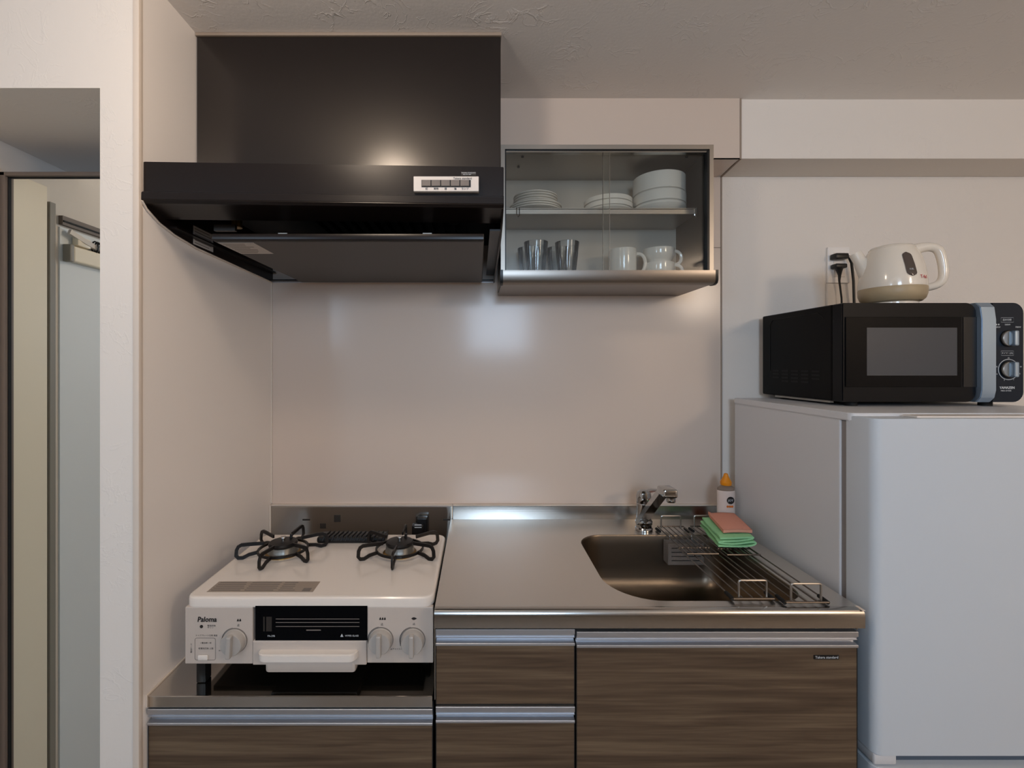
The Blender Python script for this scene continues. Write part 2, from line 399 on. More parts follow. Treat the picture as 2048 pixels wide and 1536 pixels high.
# sticker on the inner left side plate
st = B(hx0 + .0045, hx0 + .005, -.437, -.354, 1.655, 1.700).build('rating_label', 'paper', hood)
tx = MB()
for k in range(6): tx.box(hx0 + .005, hx0 + .0053, -.432, -.362 - random.uniform(0, .02), 1.659 + k * .0068, 1.6610 + k * .0068)
tx.build('printed_lines', 'print_grey', st)
# button strip
yC = -.599
cp = B(X(827, yC), X(957.5, yC), yC, yC + .012, Z(382.5, yC), Z(352.5, yC), bev=.001).build('control_panel', 'whitepl', hood)
for k in range(5):
    a = 844 + k * 19.2
    B(X(a, yC), X(a + 17.6, yC), yC - .003, yC, Z(373, yC), Z(361, yC), bev=.001).build('button', 'print_grey', cp)
B(X(843, yC), X(941.5, yC), yC - .0006, yC, Z(374.5, yC), Z(360, yC)).build('button_slot', 'black', cp)
t = MB().text('Takara standard', .0062, (X(925, yC), yC - .0005, Z(357, yC)), stretch=.95)
for k, s_ in enumerate(['切', '常時', '弱', '強', 'ランプ']):
    t.text(s_, .0052, (X(853 + k * 19.2, yC), yC - .0005, Z(378, yC)))
t.build('lettering', 'print_black', cp)
B(X(922, yC - .001), X(952, yC - .001), yC + .001, yC + .0045, Z(350.5, yC), Z(343.5, yC)).build('nameplate', 'hood_plate', hood)
MB().text('TAKARA STANDARD', .0032, (X(937, yC), yC + .0007, Z(345.4, yC))).text('VKH-75 100V', .003, (X(934, yC), yC + .0007, Z(348.8, yC))).build('nameplate_lettering', 'print_white', hood)

# ================================================================= WALL CABINET
cx0, cx1, cyf = .0625, .672, -.233
cb, ct = 1.605, 1.9930
cab = thing('wall_cabinet', ((cx0 + cx1) / 2, -.11, cb), 'stainless steel wall cabinet with sliding glass doors holding crockery', 'cabinet')
wi = .012
MB().box(cx0, cx0 + wi, cyf, -.0045, cb, ct).build('side_panel', 'steel_dull', cab)
MB().box(cx1 - wi, cx1, cyf, -.0045, cb, ct).build('side_panel', 'steel_dull', cab)
MB().box(cx0 + wi, cx1 - wi, cyf, -.0045, ct - .014, ct).build('top_panel', 'steel_dull', cab)
MB().box(cx0 + wi, cx1 - wi, -.012, -.0045, cb, ct - .014).build('back_panel', 'steel_grey', cab)
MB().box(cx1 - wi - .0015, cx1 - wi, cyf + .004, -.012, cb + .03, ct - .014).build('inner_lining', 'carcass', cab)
MB().box(cx0 + wi, cx1 - wi, cyf + .008, -.012, 1.622, 1.632).box(cx0 + .002, cx1 - .002, cyf + .012, -.0045, 1.594, 1.600).build('bottom_panel', 'steel_ledge', cab)
# front ledge, rounded underside, black end caps
lp = [(-.241, 1.632), (-.231, 1.633), (-.205, 1.633), (-.205, 1.594), (-.226, 1.593), (-.237, 1.597), (-.241, 1.605)]
MB().prism(lp, 'x', cx0 + .006, cx1 + .002).build('bottom_ledge', 'steel_ledge', cab)
lp2 = [(a - .001 if a < -.22 else a, b + (.001 if b > 1.62 else -.001)) for a, b in lp]
MB().prism(lp2, 'x', cx0 - .002, cx0 + .006).build('end_cap', 'black', cab)
MB().prism(lp2, 'x', cx1 + .002, cx1 + .009).build('end_cap', 'black', cab)
MB().box(cx0 + wi, cx0 + wi + .003, cyf - .001, cyf + .02, 1.633, ct - .014).box(cx1 - wi - .006, cx1 - wi, cyf - .001, cyf + .02, 1.633, ct - .014).box(cx0 + wi, cx1 - wi, cyf - .001, cyf + .02, ct - .0165, ct - .013).build('door_track', 'black', cab)
MB().box(cx0 + wi, cx1 - wi, cyf + .002, cyf + .018, ct - .021, ct - .0165).build('door_rail', 'steel', cab)
# shelf with rolled front and clips
sh = MB().box(cx0 + wi + .001, cx1 - wi - .010, -.172, -.013, 1.828, 1.832).box(cx0 + wi + .001, cx1 - wi - .010, -.172, -.168, 1.814, 1.831, bev=.001).box(cx0 + wi + .001, cx1 - wi - .010, -.168, -.013, 1.814, 1.816).build('shelf', 'steel_dull', cab)
for xx in (X(1036, -.172), cx1 - wi - .012):
    MB().tube([(xx - .004, -.174, 1.833), (xx - .004, -.176, 1.81), (xx, -.176, 1.804), (xx + .004, -.176, 1.81), (xx + .004, -.174, 1.833)], .0015, 6).build('shelf_clip', 'chrome', sh)
for (px, py) in ((1045, 309), (1038, 346), (1373, 310)):
    MB().lathe([(.004, 0), (.004, .003)], (X(px, -.14) if py > 340 else X(px, -.19), -.12 if py > 340 else -.19, ct - .0175), 12).build('screw', 'black', cab)
# glass
p1 = B(cx0 + wi + .003, X(1218, -.219), cyf + .004, cyf + .008, 1.634, ct - .02).build('glass_door', 'pane', cab)
p2 = B(X(1204, -.212), cx1 - wi - .006, cyf + .012, cyf + .016, 1.634, ct - .02).build('glass_door', 'pane', cab)
B(X(1204, -.212), X(1204, -.212) + .0012, cyf + .0118, cyf + .0162, 1.634, ct - .02).build('polished_edge', 'steel', p2)
B(X(1218, -.219) - .001, X(1218, -.219), cyf + .0038, cyf + .0082, 1.634, ct - .02).build('polished_edge', 'steel', p1)

# ---- crockery on the shelf
sz = 1.8323; dy = -.0895
def plate_mb(r, h):
    return MB().lathe([(0.001, .002), (r * .55, .002), (r * .58, 0), (r * .62, 0), (r * .64, .003), (r * .93, h * .75), (r, h), (r, h + .0025), (r * .97, h + .0028), (r * .9, h * .8), (r * .6, .006), (0.001, .0055)], n=56, cap=False)
def crock(name, mb, loc, label, cat, group):
    o = mb.build(name, 'porcelain'); o.location = loc; return tag(o, label, cat, group)
def stack(name, mbf, cat, x, y, z0, step, labels, group, dx=.0015):
    src = None
    for k, lb in enumerate(labels):
        if src is None: o = src = mbf().build(name, 'porcelain'); 
        else: o = src.copy(); C.objects.link(o)
        o.location = (x + random.uniform(-dx, dx), y + random.uniform(-dx, dx), z0 + k * step + .0004)
        tag(o, lb, cat, group)
xpl = X(1070, dy)
stack('dinner_plate', lambda: plate_mb(.0825, .0105), 'plate', xpl, dy, sz, .0072,
      ['wide white plate, bottom of the plate stack at the left of the shelf', 'wide white plate second from the bottom of the plate stack', 'wide white plate directly under the smaller plates'], 'wide plates on the shelf')
stack('side_plate', lambda: plate_mb(.0695, .0095), 'plate', xpl + .002, dy, sz + .0255, .0074,
      ['smaller white plate resting on the wide plates, lowest of the small ones', 'smaller white plate second of the four small stacked ones', 'smaller white plate just under the topmost plate', 'topmost small white plate of the plate stack'], 'small plates on the shelf')
def bowl_mb(r, h, f=.6):
    return MB().lathe([(0.001, .003), (r * f * .8, .003), (r * f * .82, 0), (r * f, 0), (r * (f + .03), .003), (r * .86, h * .28), (r * .955, h * .55), (r * .985, h * .74), (r, h * .80), (r, h), (r * .975, h), (r * .96, h * .7), (r * .83, h * .32), (r * .5, .008), (0.001, .007)], n=56, cap=False)
def shallow_mb(r, h):
    return MB().lathe([(0.001, .003), (r * .58, .003), (r * .60, 0), (r * .72, 0), (r * .76, .003), (r * .93, h * .38), (r * .955, h * .5), (r, h * .55), (r, h), (r * .97, h), (r * .92, h * .5), (r * .6, .008), (0.001, .007)], n=56, cap=False)
stack('shallow_dish', lambda: shallow_mb(.0745, .030), 'dish', X(1215.5, dy), dy, sz, .0175,
      ['shallow white dish under its twin in the middle of the shelf', 'shallow white dish on top of its twin in the middle of the shelf'], 'shallow dishes on the shelf')
def straight_mb(r, h, foot):
    base = [(0.001, .003), (r * .58, .003), (r * .60, 0), (r * .72, 0)]
    wall = [(r * .90, .010), (r * .985, .019)] if foot else [(r * .93, .0008), (r * .955, .0035), (r * .992, .0046)]
    return MB().lathe(base + wall + [(r, wall[-1][1] + .002), (r, h - .001), (r * .992, h), (r * .965, h), (r * .955, h * .6), (r * .86, .010 if foot else .006), (0.001, .006 if foot else .005)], n=64, cap=False)
bx_ = X(1318, dy)
crock('stacking_bowl', straight_mb(.0795, .0262, True), (bx_, dy, sz), 'low white bowl at the very bottom of the tall bowl stack on the right', 'bowl', 'bowls stacked on the right of the shelf')
crock('stacking_bowl', straight_mb(.0792, .0350, False), (bx_ + .0005, dy, sz + .0268), 'white bowl in the middle of the tall three-bowl stack', 'bowl', 'bowls stacked on the right of the shelf')
crock('stacking_bowl', straight_mb(.0788, .0560, False), (bx_ - .0006, dy, sz + .0622), 'deep white bowl on top of the tall bowl stack', 'bowl', 'bowls stacked on the right of the shelf')
# ---- cups and glasses below
fz = 1.6323
def mug(name, r, h, hs, loc, rotz, label, group=None, foot=False):
    t = thing(name, loc, label, 'cup', group, rotz)
    if foot: prof = [(0.001, .003), (r * .6, .003), (r * .62, 0), (r * .78, 0), (r * .8, .006), (r * .82, .008), (r * .97, .02), (r, .026), (r, h), (r * .93, h), (r * .92, .02), (0.001, .01)]
    else: prof = [(0.001, .003), (r * .7, .003), (r * .72, 0), (r * .86, 0), (r * .9, .003), (r, .016), (r, h - .002), (r * .99, h), (r * .93, h), (r * .92, .01), (0.001, .007)]
    MB().lathe(prof, n=48, cap=False).build('cup_body', 'porcelain', t, local=True)
    pts = []
    for k in range(13):
        a = -PI / 2 + PI * k / 12
        pts.append((r * .97 + hs * max(0, math.cos(a)) ** .7, 0, (h * .52 + h * .33 * math.sin(a)) if not foot else (h - .026 + .0215 * math.sin(a))))
    MB().tube(pts, .0055, 10).build('handle', 'porcelain', t, local=True)
    return t
mug('mug', .0425, .094, .027, (X(1245, -.09), -.09, fz), -.25, 'plain white straight-sided mug beside the stacked wide cups')
mug('soup_cup', .0475, .050, .026, (X(1317, -.09), -.09, fz), -.15, 'wide white cup at the bottom of the stacked pair', 'wide cups stacked in the cabinet', True)
mug('soup_cup', .0475, .044, .026, (X(1317, -.09), -.09, fz + .0515), .0, 'wide white cup stacked on top of its twin', 'wide cups stacked in the cabinet', True)
def tumbler_mb(r0, r1, h):
    m = lambda t, z: 1 + (.03 * abs(math.cos(7 * t)) if .012 < z < h * .72 else 0)
    prof = [(0.001, 0), (r0 * .95, 0), (r0, .004)] + [(r0 + (r1 - r0) * k / 8, .008 + (h - .008) * k / 8) for k in range(9)] + [(r1 - .0025, h), (r1 - .004, h * .7), (r0 - .002, .014), (0.001, .012)]
    return MB().lathe(prof, n=84, mod=m, cap=False)
src = None
for (px, y, dz, lb) in ((1058, -.060, 0, 'clear faceted tumbler nearest the left side of the cabinet'), (1072, -.135, 0, 'clear faceted tumbler in front, left of the nested pair'),
                        (1134, -.132, 0, 'clear faceted tumbler at the front right of the glass group'), (1116, -.062, 0, 'clear faceted tumbler at the back, behind the right front tumbler')):
    if src is None: o = src = tumbler_mb(.026, .037, .106).build('tumbler', 'tumbler')
    else: o = src.copy(); C.objects.link(o)
    o.location = (X(px, y), y, fz + dz); tag(o, lb, 'glass', 'clear tumblers in the wall cabinet')

# ================================================================= LOWER UNITS
yK = -.585
def kx(px): return X(px, yK)
def kz(py): return Z(py, yK)
def handle_mb(x0, x1, zt, zb):
    """aluminium profile across the top of a door: upper rail, scooped groove, lower lip"""
    p = [(yK + .020, zt), (yK - .003, zt), (yK - .004, zt - .001), (yK - .004, zt - .010), (yK - .001, zt - .0115), (yK + .001, zt - .0165), (yK - .0015, zt - .0172), (yK - .001, zt - .0188), (yK + .009, zt - .0205), (yK + .010, zb + .0075), (yK - .003, zb + .0055), (yK - .004, zb + .0045), (yK - .004, zb + .0008), (yK - .003, zb), (yK + .020, zb)]
    return MB().prism(p, 'x', x0, x1)
def unit(name, x0, x1, ztop, label, fronts, cat):
    t = thing(name, ((x0 + x1) / 2, -.29, .1), label, cat)
    for a_, c_ in ((x0 + .003, x0 + .015), (x1 - .015, x1 - .003)): B(a_, c_, yK + .022, -.03, .1, ztop).build('side_board', 'carcass', t)
    B(x0 + .015, x1 - .015, -.045, -.03, .1, ztop).build('back_board', 'carcass', t)
    B(x0 + .015, x1 - .015, yK + .022, yK + .026, .1, ztop - .002).build('front_board', 'carcass', t)
    B(x0 + .015, x1 - .015, yK + .026, -.045, .1, .115).build('bottom_board', 'carcass', t)
    B(x0 + .02, x1 - .02, yK + .09, -.03, 0.0, .1).build('plinth', 'carcass', t)
    for (nm, a, b, c) in fronts:   # handle top, handle bottom, panel bottom
        f = B(x0, x1, yK, yK + .018, c, b, bev=.0008).build(nm, 'wood', t)
        handle_mb(x0, x1, a, b).build('handle', 'alu', f)
        for a_ in (x0 - .0006, x1 - .0008): B(a_, a_ + .0014, yK - .0005, yK + .018, c, b).build('edge_band', 'carcass', f)
    return t
xa0, xa1 = kx(297), kx(865)
stove_unit = unit('base_cabinet', xa0, xa1, .640, 'dark wood cabinet with long aluminium grip under the stove', [('drawer', kz(1416), kz(1449), .12)], 'cabinet')
unit('drawer_unit', kx(872), kx(1149), kz(1255), 'narrow two-drawer dark wood unit between stove and sink cabinets', [('drawer', kz(1257), kz(1290), kz(1408)), ('drawer', kz(1411.5), kz(1444), .12)], 'cabinet')
sinku = unit('sink_cabinet', kx(1153), kx(1714), kz(1255), 'wide dark wood cabinet under the sink with a small black badge', [('door', kz(1262), kz(1294), .12)], 'cabinet')
bd = B(kx(1627), kx(1677), yK - .002, yK, kz(1318), kz(1309.5), bev=.0008).build('badge', 'black', sinku)
MB().text('Takara standard', .0074, (kx(1652), yK - .0022, kz(1313.6))).build('lettering', 'print_white', bd)

# stove bay: stainless deck, back upstand
deck = thing('stove_deck', ((xa0 + xa1) / 2, -.3, .64), 'low mirror-bright stainless deck the gas stove stands on', 'counter')
zd = .668
MB().box(XL + .001, -.0975, yK - .001, -.02, zd - .003, zd).build('deck_sheet', 'steel_mirror', deck)
MB().box(XL + .003, -.0975, yK - .003, yK + .001, .6455, zd + .0012, bev=.0012).build('front_edge', 'steel_mirror', deck)
MB().prism([(yK - .003, zd + .003), (-.02, zd + .003), (-.02, zd), (yK - .003, .646)], 'x', XL + .0005, XL + .0035).build('wall_flange', 'caulk', deck)
up = MB().box(XL + .006, X(905, -.02), -.020, -.006, zd, .892, bev=.0015)
up = up.build('back_upstand', 'steel', deck)
MB().box(XL + .001, XL + .006, -.024, -.004, zd, .8965, bev=.0015).box(XL + .001, X(905, -.02), -.018, -.004, .8925, .8965, bev=.001).build('sealant', 'caulk', deck)
for (a_, c_, d_, e_) in ((605, 620, 1041, 1038), (886, 900, 1041, 1038), (668, 681, 1044, 1030), (640, 652, 1057, 1047)):
    B(X(a_, -.02), X(c_, -.02), -.0205, -.020, Z(d_, -.02), Z(e_, -.02)).build('mark', 'hood_plate', up)

# worktop with sink bowl cut-out
wx0, wx1 = -.0935, .8045
def rrect(x0, x1, y0, y1, r, n=10, rs=None):
    pts = []
    rr = rs or [r] * 4
    for (cx, cy, a0, q) in ((x1 - rr[0], y1 - rr[0], 0, rr[0]), (x0 + rr[1], y1 - rr[1], 90, rr[1]), (x0 + rr[2], y0 + rr[2], 180, rr[2]), (x1 - rr[3], y0 + rr[3], 270, rr[3])):
        for k in range(n + 1):
            a = math.radians(a0 + 90 * k / n); pts.append((cx + q * math.cos(a), cy + q * math.sin(a)))
    return pts
wt = thing('worktop', ((wx0 + wx1) / 2, -.3, kz(1253)), 'stainless steel worktop with rolled front edge and inset sink', 'worktop')
hole = rrect(.293, .722, -.552, -.162, .1, 10, [.05, .075, .115, .06])
b = bmesh.new()
yE = yK - .004 + .0
ov = [b.verts.new((x, y, WT)) for x, y in ((wx0, yK + .012), (wx1, yK + .012), (wx1, -.022), (wx0, -.022))]
iv = [b.verts.new((x, y, WT)) for x, y in hole]
oe = [b.edges.new((ov[i], ov[(i + 1) % 4])) for i in range(4)]; ie = [b.edges.new((iv[i], iv[(i + 1) % len(iv)])) for i in range(len(iv))]
bmesh.ops.triangle_fill(b, use_beauty=True, edges=oe + ie)
for f in list(b.faces):
    c = f.calc_center_median()
    if f.normal.z < 0: f.normal_flip()
mb = MB(); mb._add(b); mb.build('top_sheet', 'steel_top', wt)
fp = [(yK + .012, WT), (yK + .004, WT + .0006), (yK - .002, WT - .0012), (yK - .0055, WT - .005), (yK - .007, WT - .011), (yK - .007, kz(1253)), (yK + .012, kz(1253)), (yK + .012, WT - .003)]
MB().prism(fp, 'x', wx0, wx1).build('front_edge', 'steel', wt)
MB().box(wx1 - .006, wx1, yK - .0072, yK + .012, WT - .0005, WT + .0012, bev=.0005).build('end_trim', 'caulk', wt)
B(wx0, wx0 + .002, yK, -.022, .66, WT - .0003).build('side_skirt', 'steel_dull', wt); B(wx1 - .002, wx1, yK + .012, -.022, .80, WT - .0003).build('side_skirt', 'steel_dull', wt)
MB().prism([(-.0235, WT - .003), (-.0235, WT), (-.0175, .8915), (-.016, .8925), (-.006, .8925), (-.006, WT - .003)], 'x', X(906, -.02), wx1).build('back_upstand', 'steel', wt)
MB().box(X(906, -.02), wx1, -.018, -.004, .8925, .8965, bev=.001).build('sealant', 'caulk', wt)
# bowl
b = bmesh.new(); rings = []
levels = [(0, 0.), (.0012, -.0015), (.002, -.004), (.004, -.03), (.006, -.06), (.008, -.09), (.011, -.122), (.017, -.139), (.026, -.151), (.038, -.159), (.054, -.164), (.08, -.167), (.13, -.170)]
cx_, cy_ = (.293 + .722) / 2, (-.552 - .162) / 2
hw, hh = (.722 - .293) / 2, (.39) / 2
for (ins, z) in levels:
    rings.append([b.verts.new((cx_ + (x - cx_) * (1 - ins / hw), cy_ + (y - cy_) * (1 - ins / hh), WT + z)) for x, y in hole])
for k in range(len(rings) - 1):
    n = len(rings[k])
    for i in range(n): b.faces.new((rings[k][i], rings[k + 1][i], rings[k + 1][(i + 1) % n], rings[k][(i + 1) % n]))
b.faces.new(rings[-1])
mb = MB(); mb._add(b); bowl = mb.build('sink_bowl', 'sink', wt, ang=1.2)
MB().lathe([(.055, 0), (.055, .003), (.045, .004), (.04, 0)], (.51, -.30, WT - .1695), 32).build('drain', 'steel', bowl)

# ================================================================= FAUCET
fx, fy = .512, -.121; WT_ = WT; WT = WT + .0006
fa = thing('faucet', (fx, fy, WT), 'chrome single-lever mixer tap with raised square spout behind the sink', 'faucet')
MB().lathe([(.026, 0), (.026, .006), (.0235, .010), (.0235, .018), (.0255, .020), (.0255, .027), (.0235, .030), (.0225, .034)], (fx, fy, WT), 40).build('base', 'chrome', fa)
MB().lathe([(.0222, .034), (.0222, .082), (.0215, .084), (.0222, .086), (.0225, .105), (.020, .116), (.012, .122), (.001, .123)], (fx, fy, WT), 40).build('body', 'chrome', fa)
lv = MB(); lv.tube([(fx + .004, fy + .002, WT + .116), (fx + .030, fy + .010, WT + .119), (fx + .055, fy + .014, WT + .118)], square=(.016, .006)).build('lever', 'chrome', fa)
sp = MB().tube([(fx - .013, fy - .010, WT + .026), (fx - .013, fy - .06, WT + .068), (fx - .013, fy - .12, WT + .118), (fx - .012, fy - .178, WT + .166)], square=(.027, .016))
spo = sp.build('spout', 'chrome', fa, ang=.4)
MB().box(fx - .027, fx + .012, fy - .222, fy - .170, WT + .160, WT + .184, bev=.007, seg=3).build('spout_head', 'chrome', spo, ang=.4)
MB().lathe([(.011, 0), (.012, .002), (.012, .012), (.010, .014)], (fx - .002, fy - .206, WT + .147), 24).build('aerator', 'chrome', spo)

WT = WT_
# ================================================================= DISH RACK (two wire racks over the sink)
def rack(x0, x1, yf, yb, label):
    z = .8575
    t = thing('wire_rack', ((x0 + x1) / 2, (yf + yb) / 2, WT), label, 'dish rack', 'extendable wire racks laid across the sink')
    ym = (yf + yb) / 2 + .03
    w = MB(); n = 5
    for k in range(n):
        xx = x0 + (x1 - x0) * k / (n - 1); w.tube([(xx, yf, z), (xx, ym + .03, z)], .0017, 6)
    w.tube([(x0, yf, z), (x1, yf, z)], .0022, 8); w.tube([(x0, ym + .03, z), (x1, ym + .03, z)], .0022, 8)
    w.build('front_grid', 'wiredark', t)
    w = MB(); z2 = z + .004
    for k in range(n + 1):
        xx = x0 + .004 + (x1 - x0 - .008) * k / n; w.tube([(xx, yb, z2), (xx, ym - .02, z2)], .0017, 6)
    w.tube([(x0 + .004, yb, z2), (x1 - .004, yb, z2)], .0022, 8); w.tube([(x0 + .002, ym - .02, z2), (x1 - .002, ym - .02, z2)], .0022, 8)
    w.build('rear_grid', 'wiredark', t)
    for (yy, sgn) in ((yf + .004, 1), (yb - .004, -1)):
        a, c = x0 + .014, x1 - .014; zt = z + .038
        MB().tube([(a, yy, z), (a, yy, zt - .004), (a + .001, yy, zt - .001), (a + .005, yy, zt), (c - .005, yy, zt), (c - .001, yy, zt - .001), (c, yy, zt - .004), (c, yy, z)], .0023, 8).build('end_loop', 'wire', t)
        for xx in (x0, x1):
            MB().tube([(xx, yy - sgn * .002, z - .002), (xx, yy + sgn * .026, z - .001)], .0042, 8).build('rubber_foot', 'blackmatte', t)
    return t
rack(.549, .637, -.557, -.124, 'wire rack across the sink nearer the tap')
rack(.652, .744, -.572, -.122, 'wire rack across the sink nearer the refrigerator, holding the cloths')
# small clear caddy in the sink
cd = MB(); x0, x1, y0, y1, z0, z1 = .55, .655, -.212, -.178, .78, .842
for a in ((x0, x1, y0, y0 + .002, z0, z1), (x0, x1, y1 - .002, y1, z0, z1), (x0, x0 + .002, y0, y1, z0, z1), (x1 - .002, x1, y0, y1, z0, z1), (x0, x1, y0, y1, z0, z0 + .002)): cd.box(*a)
cdt = thing('sponge_caddy', ((x0 + x1) / 2, (y0 + y1) / 2, z0), 'smoky clear plastic caddy hanging inside the sink behind the racks', 'sponge holder')
cd.build('tray', 'clearplastic', cdt)
sl = MB()
for k in range(4): sl.box(x0 + .01, x1 - .01, y0 - .0006, y0, z0 + .012 + k * .012, z0 + .014 + k * .012)
sl.build('slots', 'carcass', cdt)
for xx in (x0 + .02, x1 - .02): MB().tube([(xx, y1, z1), (xx, y1 + .002, WT + .0022), (xx, y1 + .034, WT + .0022)], .0015, 6).build('hook', 'wire', cdt)

# ---- cloths
def sheet(path, y0, y1, th, skew, name, m, label, cat, wob=.002, ny=22, seed=1, bulge=None):
    """folded cloth: (x,z) centre line swept along y, with thickness and wobble"""
    # densify + smooth
    P = [Vector((a, b)) for a, b in path]
    for _ in range(3):
        Q = [P[0]]
        for i in range(len(P) - 1): Q += [P[i].lerp(P[i + 1], .25), P[i].lerp(P[i + 1], .75)]
        Q.append(P[-1]); P = Q
    b = bmesh.new(); n = len(P); rnd = random.Random(seed); ph = [rnd.uniform(0, 6) for _ in range(6)]
    top, bot = [], []
    for j in range(ny + 1):
        v = j / ny; y = y0 + (y1 - y0) * v; rt, rb = [], []
        for i in range(n):
            t = (P[min(i + 1, n - 1)] - P[max(i - 1, 0)]).normalized(); nn = Vector((-t.y, t.x))
            w = wob * (math.sin(7 * v + ph[0] + i * .05) + .6 * math.sin(15 * v + ph[1] - i * .09))
            ed = wob * .8 * math.sin(i * .21 + ph[2])
            x = P[i].x + skew * v + w * .6; z = P[i].y + w * .25 + (bulge(v) if bulge else 0)
            yy = y + (ed if j in (0, ny) else 0)
            rt.append(b.verts.new((x + nn.x * th / 2, yy, z + nn.y * th / 2))); rb.append(b.verts.new((x - nn.x * th / 2, yy, z - nn.y * th / 2)))
        top.append(rt); bot.append(rb)
    for j in range(ny):
        for i in range(n - 1):
            b.faces.new((top[j][i], top[j][i + 1], top[j + 1][i + 1], top[j + 1][i])); b.faces.new((bot[j][i], bot[j + 1][i], bot[j + 1][i + 1], bot[j][i + 1]))
        for i in (0, n - 1): b.faces.new((top[j][i], top[j + 1][i], bot[j + 1][i], bot[j][i]))
    for j in (0, ny):
        for i in range(n - 1): b.faces.new((top[j][i], bot[j][i], bot[j][i + 1], top[j][i + 1]))
    bmesh.ops.recalc_face_normals(b, faces=b.faces)
    mb = MB(); mb._add(b); return tag(mb.build(name, m, ang=1.3), label, cat)
zc = .8695
sheet([(.650, zc), (.70, zc - .001), (.740, zc), (.755, zc + .006), (.748, zc + .013), (.70, zc + .0065), (.665, zc + .0075), (.650, zc + .011), (.668, zc + .0145), (.71, zc + .015), (.745, zc + .0195), (.748, zc + .024), (.70, zc + .0225), (.655, zc + .021)],
      -.300, -.135, .0045, .030, 'folded_cloth', 'green', 'folded mint green cloth lying on the wire rack under the pink sponge', 'cloth', .0018, seed=3)
sp_b = bmesh.new(); bmesh.ops.create_cube(sp_b, size=1)
bmesh.ops.subdivide_edges(sp_b, edges=sp_b.edges[:], cuts=7, use_grid_fill=True)
for v in sp_b.verts:
    u, w_, h_ = v.co.x, v.co.y, v.co.z
    x = .716 + u * .080 + (w_ + .5) * .030; y = -.205 + w_ * .145
    z = .9010 + h_ * .012 + .006 * math.cos(u * 2.8) * math.cos(w_ * 2.4) - .0 + (.006 if w_ > .4 and u < -.4 else 0)
    r_ = max(abs(u), abs(w_))
    if abs(h_) > .45 and r_ > .45: z -= h_ * .004
    v.co = (x, y, z)
bmesh.ops.recalc_face_normals(sp_b, faces=sp_b.faces)
mb = MB(); mb._add(sp_b); tag(mb.build('sponge_cloth', 'pink', ang=.9), 'salmon pink sponge cloth lying on top of the green cloth', 'cloth')

# ================================================================= DETERGENT BOTTLE
bx, by = .774, -.108; WT = WT + .0005
bt = thing('detergent_bottle', (bx, by, WT), 'small dish soap bottle with orange cap and amber liquid in the back corner', 'bottle')
def oval(prof, n=36, sx=1., sy=.62):
    m = MB(); m.lathe(prof, n=n)
    for v in m.bm.verts: v.co = Vector((bx + v.co.x * sx, by + v.co.y * sy, WT + v.co.z))
    return m
oval([(.024, .0005), (.0265, .004), (.0265, .040)]).build('liquid', 'amber', bt)
oval([(.0265, .040), (.0265, .080), (.0268, .118), (.025, .128), (.018, .133), (.012, .136)]).build('bottle_body', 'bottleclear', bt)
oval([(.0268, .046), (.0272, .048), (.0276, .118), (.0268, .120)]).build('label_wrap', 'labelw', bt)
MB().lathe([(.0155, .136), (.0165, .139), (.0165, .146), (.013, .152), (.008, .162), (.0055, .171), (.001, .173)], (bx, by, WT), 32).build('cap', 'orange', bt)
ly = by - .0276 * .62 - .0004
MB().lathe([(.0115, 0), (.0115, .0006)], (bx + .005, ly - .0002, WT + .092), 32, axis='y').build('logo_disc', 'print_black', bt)
MB().text('JOY', .0095, (bx + .005, ly - .0012, WT + .092)).build('lettering', 'print_white', bt)
m_ = MB()
for k in range(3): m_.lathe([(.0035, 0), (.0035, .0004)], (bx - .004 + k * .007, ly - .0002, WT + .073), 14, axis='y')
m_.build('fruit_print', 'label_orange', bt)

WT = WT_
# ================================================================= GAS STOVE
sx0, sx1 = -.636, -.0975
zs = .862; yS = -.560
st = thing('gas_stove', ((sx0 + sx1) / 2, -.37, zd), 'white two-burner tabletop gas stove with a fish grill and three knobs', 'stove')
# top plate: rounded slab with softly rolled rim
tp = MB(); tp.prism(rrect(sx0, sx1 - .0005, -.560, -.189, .026, 6), 'z', zs - .021, zs)
bm_ = tp.bm
es = [e for e in bm_.edges if all(v.co.z > zs - .001 for v in e.verts)]
bmesh.ops.bevel(bm_, geom=es, offset=.007, segments=3, affect='EDGES', profile=.5)
top = tp.build('top_plate', 'white', st)
# sticker
ys = -.488
B(-.600, -.366, -.537, -.488, zs, zs + .0004).build('instruction_sticker', 'sticker', top)
tx = MB()
for k in range(5):
    for (a, c) in ((-.594, -.525), (-.520, -.45), (-.445, -.408)):
        tx.box(a, c - random.uniform(0, .012), -.531 + k * .009, -.528 + k * .009, zs + .0004, zs + .0007)
tx.box(-.392, -.374, -.534, -.520, zs + .0004, zs + .0007)
tx.build('printed_lines', 'print_grey', top)
# body and front panels
B(sx0 + .006, sx1 - .006, -.548, -.195, zs - .144, zs - .021).build('body', 'stovepanel', st)
zb = Z(1328, -.56)
lpn = B(sx0 + .003, X(505.5, yS), yS, yS + .012, zb, zs - .021, bev=.002).build('left_panel', 'stovepanel', st)
rpn = B(X(734, yS), sx1 - .001, yS, yS + .012, zb + .002, zs - .021, bev=.002).build('right_panel', 'stovepanel', st)
def sxp(px): return X(px, yS)
def szp(py): return Z(py, yS)
